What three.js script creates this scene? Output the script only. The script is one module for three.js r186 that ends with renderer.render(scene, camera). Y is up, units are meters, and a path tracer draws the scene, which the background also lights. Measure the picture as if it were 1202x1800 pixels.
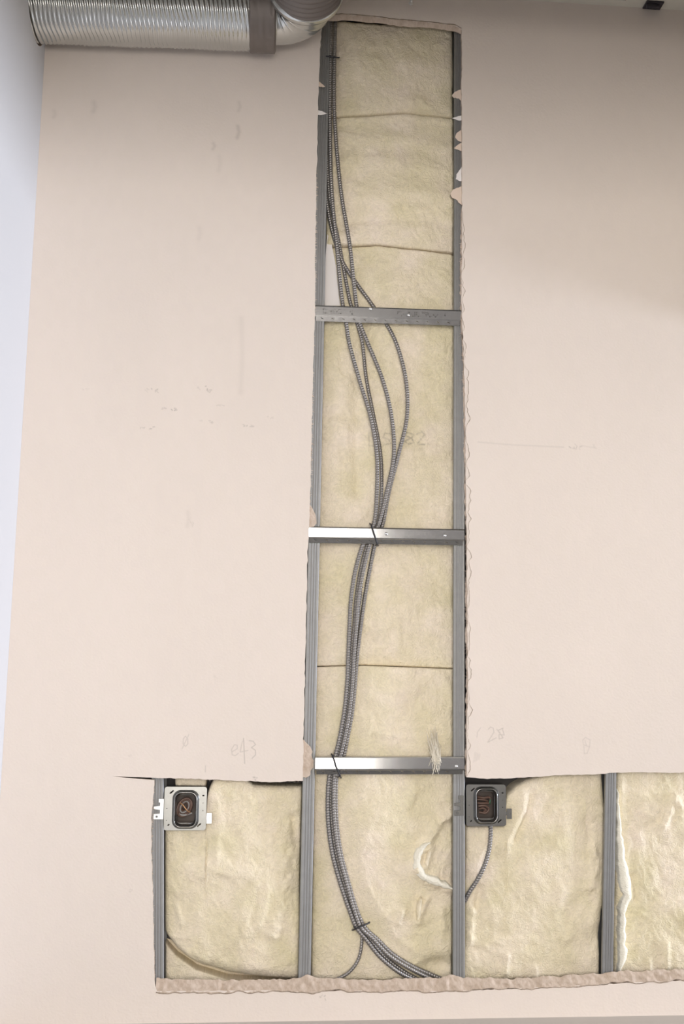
import * as THREE from 'three';
import { mergeGeometries, toCreasedNormals, mergeVertices } from 'three/addons/utils/BufferGeometryUtils.js';
import { RoundedBoxGeometry } from 'three/addons/geometries/RoundedBoxGeometry.js';
import { RectAreaLightUniformsLib } from 'three/addons/lights/RectAreaLightUniformsLib.js';

// ---------- camera, light, exposure ----------
const scene = new THREE.Scene();
const W = 1202, H = 1800, F = 1750;
const camera = new THREE.PerspectiveCamera(2 * Math.atan(H / 2 / F) * 180 / Math.PI, W / H, 0.05, 40);
camera.position.set(0, 0.943, 2.73);
camera.rotation.order = 'YXZ';
camera.rotation.set(8.1738 * Math.PI / 180, -4.4736 * Math.PI / 180, 0.7493 * Math.PI / 180);
camera.updateMatrixWorld(true);
const renderer = new THREE.WebGLRenderer({ antialias: true });
renderer.toneMapping = THREE.LinearToneMapping;
renderer.toneMappingExposure = 0.322;
renderer.shadowMap.enabled = true;
scene.background = new THREE.Color(0.02, 0.02, 0.022);
RectAreaLightUniformsLib.init();
const ROOM = { x0: -0.668, x1: 6.0, y1: 2.925, z1: 4.5 };
const REAR = { x0: -0.60, x1: 0.74, y0: 0.32, y1: 2.25 };       // unseen rear glazing inferred from glare on the tracks, added to light the wall
const SIDE = { z0: 0.15, z1: 1.2, y0: 0.3, y1: 1.3 };            // unseen window in the right wall, added to light the left wall
const SHADE_BEAM = { z: 1.25, y: 2.255, x: 1.46, y2: 1.88 };  // unseen beams added to shade the upper walls
{
  const a = new THREE.RectAreaLight(new THREE.Color(1.0, 0.935, 0.86), 33, REAR.x1 - REAR.x0, REAR.y1 - REAR.y0);
  a.position.set((REAR.x0 + REAR.x1) / 2, (REAR.y0 + REAR.y1) / 2, ROOM.z1 - 0.02);
  a.lookAt(a.position.x, a.position.y, 0); a.name = 'inferred_rear_light'; scene.add(a);
  const b = new THREE.RectAreaLight(new THREE.Color(0.80, 0.86, 1.0), 270, SIDE.z1 - SIDE.z0, SIDE.y1 - SIDE.y0);
  b.position.set(ROOM.x1 - 0.02, (SIDE.y0 + SIDE.y1) / 2, (SIDE.z0 + SIDE.z1) / 2);
  b.lookAt(0, b.position.y, b.position.z); b.name = 'added_side_light'; scene.add(b);
}

// ---------- helpers ----------
const v3 = (x, y, z) => new THREE.Vector3(x, y, z);
function at(px, py, z = 0) {                                     // where a sight line meets the plane z
  const d = v3((px - W / 2) / F, -(py - H / 2) / F, -1).applyQuaternion(camera.quaternion);
  return camera.position.clone().addScaledVector(d, (z - camera.position.z) / d.z);
}
function rng(seed) { let s = seed >>> 0; return () => { s = (s + 0x6D2B79F5) >>> 0; let t = Math.imul(s ^ (s >>> 15), 1 | s); t = (t + Math.imul(t ^ (t >>> 7), 61 | t)) ^ t; return ((t ^ (t >>> 14)) >>> 0) / 4294967296; }; }
function hash(i, j, k) { let h = Math.imul(i, 374761393) ^ Math.imul(j, 668265263) ^ Math.imul(k, 2147483647 ^ 0x5bd1e995); h = Math.imul(h ^ (h >>> 13), 1274126177); return ((h ^ (h >>> 16)) >>> 0) / 4294967296; }
function noise(x, y, k = 0, per = 0) {                           // value noise, -1..1, optionally tileable
  const i = Math.floor(x), j = Math.floor(y), fx = x - i, fy = y - j, u = fx * fx * fx * (fx * (fx * 6 - 15) + 10), v = fy * fy * fy * (fy * (fy * 6 - 15) + 10);
  const w = per ? (n) => ((n % per) + per) % per : (n) => n;
  const a = hash(w(i), w(j), k), b = hash(w(i + 1), w(j), k), c = hash(w(i), w(j + 1), k), d = hash(w(i + 1), w(j + 1), k);
  return 2 * (a + (b - a) * u + (c - a) * v + (a - b - c + d) * u * v) - 1;
}
function fbm(x, y, k, oct = 4, per = 0) { let s = 0, a = 0.5; for (let o = 0; o < oct; o++) { s += a * noise(x, y, k + o * 17, per); x *= 2; y *= 2; per *= 2; a *= 0.5; } return s; }
const smooth = (a, b, x) => { const t = Math.min(1, Math.max(0, (x - a) / (b - a))); return t * t * (3 - 2 * t); };
const lerp = (a, b, t) => a + (b - a) * t;
function poly(pts, t, ki = 0, vi = 1) {                          // piecewise-linear look-up
  if (t <= pts[0][ki]) return pts[0][vi];
  for (let i = 1; i < pts.length; i++) if (t <= pts[i][ki]) { const a = pts[i - 1], b = pts[i]; return lerp(a[vi], b[vi], (t - a[ki]) / (b[ki] - a[ki])); }
  return pts[pts.length - 1][vi];
}
function segDist(px, py, pts) {
  let best = 1e9;
  for (let i = 1; i < pts.length; i++) {
    const [ax, ay] = pts[i - 1], [bx, by] = pts[i], dx = bx - ax, dy = by - ay;
    const t = Math.min(1, Math.max(0, ((px - ax) * dx + (py - ay) * dy) / (dx * dx + dy * dy + 1e-9)));
    best = Math.min(best, Math.hypot(px - ax - t * dx, py - ay - t * dy));
  }
  return best;
}
const taken = {};
function numbered(n) { if (!(n in taken)) { taken[n] = 0; return n; } return n + '_' + String(++taken[n]).padStart(3, '0'); }
function mesh(name, geo, mat, parent = scene) {
  const m = new THREE.Mesh(geo, mat); m.name = parent === scene ? numbered(name) : name;
  m.castShadow = m.receiveShadow = true; parent.add(m); return m;
}
function thing(name, label, category, pos, group) {
  const g = new THREE.Group(); g.name = numbered(name); if (pos) g.position.copy(pos);
  g.userData = { label, category }; if (group) g.userData.group = group; scene.add(g); return g;
}
function tag(o, label, category, group) { o.userData = { label, category }; if (group) o.userData.group = group; return o; }
const struct = (o) => { o.userData = { kind: 'structure' }; return o; };
const clean = (g) => { const q = g.index ? g.toNonIndexed() : g; for (const k of Object.keys(q.attributes)) if (!['position', 'normal', 'uv'].includes(k)) q.deleteAttribute(k); return q; };
const join = (gs) => mergeGeometries(gs.map(clean));
const box = (w, h, d, x, y, z, r = 0) => { const g = r ? new RoundedBoxGeometry(w, h, d, 2, r) : new THREE.BoxGeometry(w, h, d); g.translate(x, y, z); return g; };
function boxUV(g, s = 1) {                                       // uv in metres from the dominant axis
  const p = g.attributes.position, n = g.attributes.normal, uv = new Float32Array(p.count * 2);
  for (let i = 0; i < p.count; i++) {
    const ax = Math.abs(n.getX(i)), ay = Math.abs(n.getY(i)), az = Math.abs(n.getZ(i));
    const [a, b] = az >= ax && az >= ay ? [p.getX(i), p.getY(i)] : ax >= ay ? [p.getZ(i), p.getY(i)] : [p.getX(i), p.getZ(i)];
    uv[2 * i] = a * s; uv[2 * i + 1] = b * s;
  }
  g.setAttribute('uv', new THREE.BufferAttribute(uv, 2)); return g;
}

// ---------- textures ----------
const enc = (c) => 255 * (c <= 0.0031308 ? 12.92 * c : 1.055 * Math.pow(c, 1 / 2.4) - 0.055);
function tex(w, h, f, srgb, wrap = THREE.RepeatWrapping) {       // f(x, y) -> [r, g, b] linear, or a grey value
  const d = new Uint8Array(w * h * 4);
  for (let y = 0; y < h; y++) for (let x = 0; x < w; x++) {
    const c = f(x, y), o = 4 * (y * w + x), q = typeof c === 'number' ? [c, c, c] : c;
    for (let k = 0; k < 3; k++) d[o + k] = Math.max(0, Math.min(255, Math.round(srgb ? enc(Math.max(0, q[k])) : q[k] * 255)));
    d[o + 3] = 255;
  }
  const t = new THREE.DataTexture(d, w, h); t.wrapS = t.wrapT = wrap; t.magFilter = THREE.LinearFilter; t.minFilter = THREE.LinearFilter;
  if (srgb) t.colorSpace = THREE.SRGBColorSpace; t.needsUpdate = true; return t;
}
const rough = (t, sx, sy) => { t.repeat.set(sx, sy); return t; };

// strokes drawn in wall metres into a float buffer (pencil, scuffs, stencilled print)
function inkBuffer(w, h, x0, y0, sx, sy) {
  const a = new Float32Array(w * h);
  function stroke(pts, width, dark) {                            // pts in metres
    for (let i = 1; i < pts.length; i++) {
      const [ax, ay] = pts[i - 1], [bx, by] = pts[i];
      const lo = [Math.min(ax, bx) - 3 * width, Math.min(ay, by) - 3 * width], hi = [Math.max(ax, bx) + 3 * width, Math.max(ay, by) + 3 * width];
      for (let y = Math.max(0, Math.floor((lo[1] - y0) * sy)); y <= Math.min(h - 1, (hi[1] - y0) * sy); y++) for (let x = Math.max(0, Math.floor((lo[0] - x0) * sx)); x <= Math.min(w - 1, (hi[0] - x0) * sx); x++) {
        const d = segDist(x0 + (x + 0.5) / sx, y0 + (y + 0.5) / sy, [[ax, ay], [bx, by]]) / width, q = dark * Math.exp(-d * d);
        if (q > a[y * w + x]) a[y * w + x] = q;
      }
    }
  }
  return { a, stroke, px: (pts, z, width, dark) => stroke(pts.map(([x, y]) => { const p = at(x, y, z); return [p.x, p.y]; }), width, dark) };
}

// painted drywall: warm off-white, scuffs and pencil notes
const WT = 2048, WX0 = -0.72, WXW = 2.1, WYH = 2.95;
const ink = inkBuffer(WT, WT, WX0, 0, WT / WXW, WT / WYH);
{
  const P = (pts, dark = 0.2, w = 0.0013) => ink.px(pts, 0, w, dark);
  const dab = (x, y, dark, w = 4, h = 3) => { const r = rng(x * 7 + y); for (let i = 0; i < 5; i++) { const a = x + (r() - 0.5) * w * 1.6, b = y + (r() - 0.5) * h * 1.4; P([[a, b], [a + (r() - 0.3) * w, b + (r() - 0.3) * h]], dark * (0.5 + 0.5 * r()), 0.0014); } };
  for (const [x, y, d, w, h] of [[271, 686, .34, 6, 5], [367, 684, .5, 6, 8], [350, 681, .16, 4, 5], [257, 685, .16, 4, 4], [288, 718, .22, 5, 3], [305, 720, .42, 6, 5], [385, 712, .16, 7, 2], [354, 739, .14, 4, 2], [370, 741, .28, 6, 3], [250, 752, .2, 5, 2], [266, 752, .34, 5, 3], [434, 748, .32, 9, 3], [473, 734, .18, 7, 3], [150, 685, .12, 5, 3],
    [1006, 788, .3, 9, 5], [1015, 784, .22, 6, 6], [1044, 784, .12, 5, 3], [448, 1368, .35, 3, 4], [378, 1190, .1, 4, 3], [230, 1565, .12, 4, 3], [228, 1328, .12, 4, 2], [336, 920, .14, 5, 7], [570, 1752, .3, 8, 6], [620, 1100, 0, 1, 1]]) dab(x, y, d, w, h);
  P([[840, 777], [900, 782], [990, 786]], 0.10, 0.0022); P([[1020, 783], [1048, 788]], 0.08, 0.002);
  for (const [x, y0, y1, d, w] of [[424, 560, 690, .055, .008], [418, 222, 242, .16, .006], [375, 252, 262, .14, .005], [165, 180, 196, .10, .007], [95, 195, 206, .08, .006], [385, 275, 300, .06, .007], [350, 400, 420, .05, .007], [330, 900, 925, .06, .006], [420, 180, 195, .10, .005]]) P([[x, y0], [x + 2, (y0 + y1) / 2], [x - 1, y1]], d, w);
  // left of the opening: a slashed oval, then e43
  P([[326, 1294], [322, 1299], [322, 1308], [326, 1312], [330, 1308], [330, 1299], [326, 1294]], .22, .0011); P([[332, 1291], [320, 1316]], .2, .0011);
  P([[407, 1322], [417, 1316], [417, 1310], [412, 1309], [407, 1317], [408, 1327], [414, 1328], [419, 1324]], .22, .0011);
  P([[426, 1303], [422, 1322], [436, 1319]], .22, .0011); P([[428, 1298], [429, 1320], [430, 1342]], .3, .0012);
  P([[438, 1302], [445, 1303], [449, 1309], [442, 1314], [449, 1319], [449, 1327], [443, 1333]], .28, .0012);
  P([[361, 1346], [361, 1357]], .22, .0011);
  // right of the opening: (28, a scribble, an 8
  P([[845, 1279], [839, 1287], [838, 1296]], .16, .0012);
  P([[858, 1282], [862, 1278], [867, 1280], [868, 1287], [857, 1305], [872, 1297]], .2, .0013);
  P([[884, 1280], [875, 1284], [884, 1297], [877, 1299], [877, 1291], [886, 1292], [883, 1281]], .24, .0013); P([[873, 1282], [879, 1288]], .2, .0013);
  for (let i = 0; i < 5; i++) P([[832 + i * 2.4, 1340 - i * 1.2], [835 + i * 2.1, 1322 + i]], .14, .0009);
  P([[1029, 1296], [1024, 1301], [1025, 1309], [1036, 1313], [1037, 1301], [1029, 1296]], .15, .0013); P([[1026, 1311], [1027, 1325], [1032, 1324], [1036, 1312]], .15, .0013); P([[1028, 1302], [1031, 1311]], .15, .0013);
}
const wallMap = tex(WT, WT, (x, y) => { const d = 1 - ink.a[y * WT + x], m = 1 + 0.012 * noise(x / 160, y / 160, 5) + 0.008 * noise(x / 21, y / 21, 6) + 0.006 * (hash(x, y, 3) - 0.5); return [0.80 * d * m, 0.715 * d * m, 0.648 * d * m]; }, true, THREE.ClampToEdgeWrapping);
wallMap.repeat.set(1 / WXW, 1 / WYH); wallMap.offset.set(-WX0 / WXW, 0);
const peel = rough(tex(256, 256, (x, y) => 0.5 + 0.5 * fbm(x / 8, y / 8, 31, 3, 32), false), 6, 6);

// glass wool
function woolColor(x, y, k, per, sc) {
  const u = x * sc, v = y * sc, wx = fbm(u * 4, v * 4, k, 3, per * 4), wy = fbm(u * 4, v * 4, k + 50, 3, per * 4);
  const big = fbm(u * 3, v * 3, k + 9, 4, per * 3), fib = noise(u * 40 + wx * 14, v * 9 + wy * 14, k + 3), fib2 = noise(u * 12 + wy * 18, v * 60 + wx * 18, k + 4), pink = 0.6 * smooth(0.15, 0.6, fbm(u * 2.2, v * 2.2, k + 21, 4, 0));
  const l = 1 + 0.13 * big + 0.05 * fib + 0.05 * fib2;
  return [(0.83 + 0.00 * pink) * l, (0.738 - 0.015 * pink - 0.01 * big) * l, (0.555 + 0.03 * pink + 0.07 * big) * l];
}
const woolMap = rough(tex(1024, 1024, (x, y) => woolColor(x, y, 100, 4, 4 / 1024), true), 1 / 0.9, 1 / 0.9);
const woolBump = rough(tex(512, 512, (x, y) => {
  const u = x * 4 / 512, v = y * 4 / 512, wx = fbm(u * 4, v * 4, 300, 3, 16), wy = fbm(u * 4, v * 4, 350, 3, 16);
  return 0.5 + 0.25 * noise(u * 32 + wx * 16, v * 8 + wy * 16, 303) + 0.15 * noise(u * 10 + wy * 20, v * 48 + wx * 20, 304) + 0.1 * noise(u * 64, v * 64, 305, 256);
}, false), 1 / 0.45, 1 / 0.45);
const inkB = inkBuffer(512, 1024, 0.10, 0.50, 512 / 0.45, 1024 / 1.65);
{
  const P = (pts, d = 0.42) => inkB.px(pts, -0.05, 0.0026, d);
  P([[648, 762], [648, 784], [656, 784]], .3);
  P([[688, 763], [676, 762], [673, 769], [684, 774], [686, 780], [674, 783]], .34);                                          // S
  P([[727, 764], [716, 760], [711, 765], [724, 771], [727, 778], [717, 781], [711, 776], [724, 769], [727, 764]]);            // 8
  P([[733, 763], [741, 759], [746, 764], [735, 778], [734, 781], [747, 781]]);                                              // 2
  P([[706, 764], [709, 780]], .3);
}
const printMap = tex(512, 1024, (x, y) => { const c = woolColor(x * 0.45 / 512, y * 1.65 / 1024, 140, 0, 4.4), d = 1 - inkB.a[y * 512 + x] * (0.6 + 0.4 * noise(x / 4, y / 4, 8)); return c.map((q) => q * d); }, true, THREE.ClampToEdgeWrapping);
printMap.repeat.set(1 / 0.45, 1 / 1.65); printMap.offset.set(-0.10 / 0.45, -0.50 / 1.65);
// galvanised steel
const zincMap = rough(tex(512, 512, (x, y) => { const a = fbm(x / 32, y / 32, 401, 4, 16), b = hash(x >> 2, y >> 2, 4); return 0.30 + 0.025 * a + 0.012 * b; }, true), 4, 4);
const zincRough = rough(tex(256, 256, (x, y) => 0.20 + 0.06 * fbm(x / 16, y / 16, 431, 3, 16), false), 5, 5);
const knurl = rough(tex(64, 64, (x, y) => 0.5 + 0.5 * Math.sin(y / 64 * Math.PI * 2 * 4) * Math.sin(x / 64 * Math.PI * 2 * 4), false), 1 / 0.012, 1 / 0.012);
const concrete = rough(tex(512, 512, (x, y) => { const a = fbm(x / 64, y / 64, 501, 5, 8); const l = 0.22 + 0.04 * a; return [l, l * 0.94, l * 0.88]; }, true), 0.7, 0.7);
const gypsum = rough(tex(256, 256, (x, y) => { const a = fbm(x / 16, y / 16, 601, 4, 16), b = fbm(x / 5, y / 10, 621, 2, 0); return [0.57 + 0.09 * a + 0.06 * b, 0.465 + 0.09 * a + 0.06 * b, 0.38 + 0.09 * a + 0.06 * b]; }, true), 6, 6);

// ---------- materials ----------
const S = (o) => new THREE.MeshStandardMaterial(o);
const M = {
  wall: S({ map: wallMap, roughness: 0.88, bumpMap: peel, bumpScale: 0.00025 }),
  dayTintWall: S({ color: new THREE.Color(0.70, 0.71, 0.735), roughness: 0.85, bumpMap: peel, bumpScale: 0.0003 }),  // slight blue mixed in for the cool daylight on this wall
  plainWall: S({ color: new THREE.Color(0.42, 0.40, 0.38), roughness: 0.9 }),
  cavityShade: S({ color: new THREE.Color(0.09, 0.085, 0.085), roughness: 0.95 }),  // far sheet darkened to stand in for shade in the cavity
  ceiling: S({ color: new THREE.Color(0.68, 0.65, 0.57), roughness: 0.9 }),
  stripe: S({ color: new THREE.Color(0.52, 0.48, 0.44), roughness: 0.8 }),
  floor: S({ map: concrete, roughness: 0.75 }),
  gypsum: S({ map: gypsum, roughness: 0.95, bumpMap: peel, bumpScale: 0.001 }),
  paper: S({ color: new THREE.Color(0.80, 0.66, 0.55), roughness: 0.9, side: THREE.DoubleSide }),
  whitePaper: S({ color: new THREE.Color(0.92, 0.88, 0.86), roughness: 0.8, side: THREE.DoubleSide }),
  wool: S({ map: woolMap, roughness: 0.95, bumpMap: woolBump, bumpScale: 0.0022 }),
  woolPrint: S({ map: printMap, roughness: 0.95, bumpMap: woolBump, bumpScale: 0.0022 }),
  woolWhite: S({ color: new THREE.Color(0.88, 0.845, 0.73), roughness: 0.95, bumpMap: woolBump, bumpScale: 0.002 }),
  fibre: S({ color: new THREE.Color(0.88, 0.82, 0.70), roughness: 0.95 }),
  zinc: S({ map: zincMap, roughnessMap: zincRough, metalness: 0.8, roughness: 1 }),
  zincBar: S({ map: zincMap, color: new THREE.Color(1.2, 1.2, 1.2), metalness: 0.9, roughness: 0.13 }),
  zincKnurl: S({ map: zincMap, color: new THREE.Color(0.98, 0.99, 0.99), metalness: 0.7, roughness: 0.46, bumpMap: knurl, bumpScale: 0.0003 }),
  bright: S({ color: new THREE.Color(0.80, 0.80, 0.79), metalness: 0.9, roughness: 0.34 }),
  boxSteel: S({ map: zincMap, metalness: 0.92, roughness: 0.22, color: new THREE.Color(1.0, 1.0, 0.97) }),
  cable: S({ color: new THREE.Color(0.29, 0.275, 0.265), metalness: 0.7, roughness: 0.38 }),
  foil: S({ color: new THREE.Color(0.62, 0.635, 0.62), metalness: 0.92, roughness: 0.22 }),
  tape: S({ color: new THREE.Color(0.19, 0.165, 0.15), metalness: 0.3, roughness: 0.5 }),  // joint tape; also the stub, darkened for its shaded underside
  black: S({ color: new THREE.Color(0.025, 0.025, 0.03), roughness: 0.5 }),
  darkMetal: S({ color: new THREE.Color(0.05, 0.045, 0.055), metalness: 0.4, roughness: 0.5 }),
  brownWire: S({ color: new THREE.Color(0.13, 0.075, 0.055), roughness: 0.4 }),
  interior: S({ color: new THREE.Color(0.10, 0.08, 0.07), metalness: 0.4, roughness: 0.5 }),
  litPlateSteel: S({ map: zincMap, metalness: 0.8, roughness: 0.36, color: new THREE.Color(1.35, 1.35, 1.28) }),  // same steel as boxSteel, lightened for the window light it catches
  copper: S({ color: new THREE.Color(0.62, 0.36, 0.2), metalness: 0.6, roughness: 0.4 }),
  greyWire: S({ color: new THREE.Color(0.35, 0.34, 0.33), roughness: 0.4 }),
  greenWire: S({ color: new THREE.Color(0.06, 0.14, 0.09), roughness: 0.4 }),
  frame: S({ color: new THREE.Color(0.10, 0.10, 0.11), metalness: 0.3, roughness: 0.5 }),
  glow: S({ color: 0x000000, emissive: new THREE.Color(1, 0.97, 0.93), emissiveIntensity: 2.5 }),
  glowCool: S({ color: 0x000000, emissive: new THREE.Color(0.8, 0.9, 1), emissiveIntensity: 1.5 }),
};

// ---------- the setting ----------
const { x0: RX0, x1: RX1, y1: RY1, z1: RZ1 } = ROOM;
// opening cut in the plasterboard, traced clockwise on the wall face
const holePx = [
  [196, 1364.5], [236, 1366], [270, 1367], [300, 1368], [350, 1369.5], [400, 1372], [440, 1373], [480, 1375], [520, 1373], [532, 1372],
  [533, 1330], [533, 1300], [535, 1240], [536, 1170], [538, 1100], [540, 1000], [541, 955], [544, 920], [545, 880], [547, 800], [549, 700], [552, 600], [554, 540], [554, 450], [555, 400], [556, 330], [558, 250], [559, 190], [561, 140], [563, 80], [566, 45], [571, 27],
  [600, 25], [640, 28], [700, 35], [760, 40], [800, 45], [811, 51],
  [812, 100], [811, 160], [812, 240], [812, 360], [812, 420], [811, 500], [811, 545], [814, 600], [817, 700], [818, 800], [820, 930], [821, 1000], [821, 1100], [822, 1200], [820, 1300], [820, 1366],
  [850, 1369], [900, 1368], [950, 1365], [1000, 1362], [1050, 1361], [1085, 1358], [1202, 1358], [1480, 1356],
  [1480, 1714], [1202, 1723], [1100, 1728], [1000, 1733], [900, 1738], [800, 1742], [700, 1743], [600, 1741], [540, 1744], [480, 1741], [400, 1741], [330, 1742], [276, 1742],
  [272, 1730], [270, 1650], [268, 1560], [266, 1500], [266, 1440], [269, 1400], [271, 1371], [236, 1368.5]];
{
  const r = rng(11), pts = [];
  for (let i = 0; i < holePx.length; i++) {
    const a = holePx[i], b = holePx[(i + 1) % holePx.length], n = Math.max(1, Math.round(Math.hypot(b[0] - a[0], b[1] - a[1]) / 7));
    const slit = a[0] < 260 || b[0] < 260;
    for (let k = 0; k < n; k++) { const t = k / n, j = slit ? 0.2 : 1.5; pts.push([lerp(a[0], b[0], t) + (r() - 0.5) * j, lerp(a[1], b[1], t) + (r() - 0.5) * j]); }
  }
  const sh = new THREE.Shape([new THREE.Vector2(RX0 - 0.1, 0), new THREE.Vector2(RX1 + 0.1, 0), new THREE.Vector2(RX1 + 0.1, RY1), new THREE.Vector2(RX0 - 0.1, RY1)]);
  sh.holes.push(new THREE.Path(pts.map(([x, y]) => { const p = at(x, y, 0); return new THREE.Vector2(p.x, p.y); })));
  const g = new THREE.ExtrudeGeometry(sh, { depth: 0.0127, bevelEnabled: false, curveSegments: 1 }); g.translate(0, 0, -0.0127);
  var wallBack = struct(mesh('wall_back', g, [M.wall, M.gypsum]));
  // far sheet of the same partition, closing the stud cavity
  const back = mesh('back_sheet', join([box(RX1 - RX0 + 0.2, RY1, 0.0127, (RX0 + RX1) / 2, RY1 / 2, -0.1115)]), M.cavityShade, wallBack);
  const plates = mesh('cavity_plate', join([box(RX1 - RX0 + 0.2, 0.03, 0.09, (RX0 + RX1) / 2, 0.016, -0.0592), box(RX1 - RX0 + 0.2, 0.03, 0.09, (RX0 + RX1) / 2, RY1 - 0.016, -0.0592), box(0.03, RY1 - 0.07, 0.09, RX0 - 0.085, RY1 / 2, -0.0592), box(0.03, RY1 - 0.07, 0.09, RX1 + 0.085, RY1 / 2, -0.0592)]), M.zinc, wallBack);
}
const T = 0.12;
struct(mesh('floor', boxUV(box(RX1 - RX0 + 2 * T, 0.1, RZ1 + T + 0.13, (RX0 + RX1) / 2, -0.05, (RZ1 + T - 0.13) / 2)), M.floor));
struct(mesh('ceiling', box(RX1 - RX0 + 2 * T, 0.1, RZ1 + T + 0.13, (RX0 + RX1) / 2, RY1 + 0.05, (RZ1 + T - 0.13) / 2), M.ceiling));
{ // downstand beams, unseen, added to shade the tops of the walls
  const bx = box(RX1 - RX0 - 0.002, RY1 - SHADE_BEAM.y - 0.001, 0.3, (RX0 + RX1) / 2, (RY1 + SHADE_BEAM.y) / 2, SHADE_BEAM.z + 0.15, 0.006);
  struct(mesh('added_beam_1', bx, M.ceiling));
  struct(mesh('added_beam_2', box(0.26, RY1 - SHADE_BEAM.y2, SHADE_BEAM.z - 0.002, SHADE_BEAM.x + 0.13, (RY1 + SHADE_BEAM.y2) / 2, SHADE_BEAM.z / 2, 0.006), M.ceiling));
}
struct(mesh('trim_3', boxUV(box(RX1 - RX0, 0.006, 0.14, (RX0 + RX1) / 2, 0.003, 0.07)), M.stripe));
// flex duct numbers (needed for the hole in the left wall)
const DUCT = { r: 0.102, y: 2.735, z: 0.118 };
{
  const sh = new THREE.Shape([new THREE.Vector2(0.0003, 0), new THREE.Vector2(RZ1, 0), new THREE.Vector2(RZ1, RY1), new THREE.Vector2(0.0003, RY1)]);
  const hp = new THREE.Path(); hp.absarc(DUCT.z, DUCT.y, DUCT.r + 0.008, 0, Math.PI * 2, true); sh.holes.push(hp);
  const g = new THREE.ExtrudeGeometry(sh, { depth: T, bevelEnabled: false, curveSegments: 48 });
  g.rotateY(-Math.PI / 2); g.translate(RX0, 0, 0);
  struct(mesh('wall_left', g, [M.dayTintWall, M.gypsum]));
}
{
  const g = join([box(T, RY1, SIDE.z0, RX1 + T / 2, RY1 / 2, SIDE.z0 / 2), box(T, RY1, RZ1 - SIDE.z1, RX1 + T / 2, RY1 / 2, (RZ1 + SIDE.z1) / 2),
    box(T, SIDE.y0, SIDE.z1 - SIDE.z0, RX1 + T / 2, SIDE.y0 / 2, (SIDE.z0 + SIDE.z1) / 2), box(T, RY1 - SIDE.y1, SIDE.z1 - SIDE.z0, RX1 + T / 2, (RY1 + SIDE.y1) / 2, (SIDE.z0 + SIDE.z1) / 2)]);
  struct(mesh('wall_right', g, M.plainWall));
  const cx = (REAR.x0 + REAR.x1) / 2, zz = RZ1 + T / 2;
  struct(mesh('wall_rear', join([box(REAR.x0 - RX0 + T, RY1, T, (REAR.x0 + RX0 - T) / 2, RY1 / 2, zz), box(RX1 + T - REAR.x1, RY1, T, (RX1 + T + REAR.x1) / 2, RY1 / 2, zz),
    box(REAR.x1 - REAR.x0, REAR.y0, T, cx, REAR.y0 / 2, zz), box(REAR.x1 - REAR.x0, RY1 - REAR.y1, T, cx, (RY1 + REAR.y1) / 2, zz)]), M.plainWall));
  // rear glazing, added unseen behind the camera
  const w1 = new THREE.Group(); w1.name = 'inferred_window_1'; struct(w1); scene.add(w1);
  const rw = REAR.x1 - REAR.x0, rh = REAR.y1 - REAR.y0, ry = (REAR.y0 + REAR.y1) / 2;
  mesh('pane', box(rw - 0.06, rh - 0.06, 0.012, cx, ry, zz), M.glow, w1);
  mesh('window_frame', join([box(0.04, rh, 0.06, REAR.x0 + 0.02, ry, zz), box(0.04, rh, 0.06, REAR.x1 - 0.02, ry, zz), box(rw - 0.08, 0.04, 0.06, cx, REAR.y0 + 0.02, zz), box(rw - 0.08, 0.04, 0.06, cx, REAR.y1 - 0.02, zz)]), M.frame, w1);
  const w2 = new THREE.Group(); w2.name = 'added_window_2'; struct(w2); scene.add(w2);  // side window, added unseen to light the left wall
  const sw = SIDE.z1 - SIDE.z0, shh = SIDE.y1 - SIDE.y0, sy = (SIDE.y0 + SIDE.y1) / 2, sz = (SIDE.z0 + SIDE.z1) / 2, xx = RX1 + T / 2;
  mesh('pane', box(0.012, shh - 0.06, sw - 0.06, xx, sy, sz), M.glowCool, w2);
  mesh('window_frame', join([box(0.06, shh, 0.04, xx, sy, SIDE.z0 + 0.02), box(0.06, shh, 0.04, xx, sy, SIDE.z1 - 0.02), box(0.06, 0.04, sw - 0.08, xx, SIDE.y0 + 0.02, sz), box(0.06, 0.04, sw - 0.08, xx, SIDE.y1 - 0.02, sz)]), M.frame, w2);
}
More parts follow.
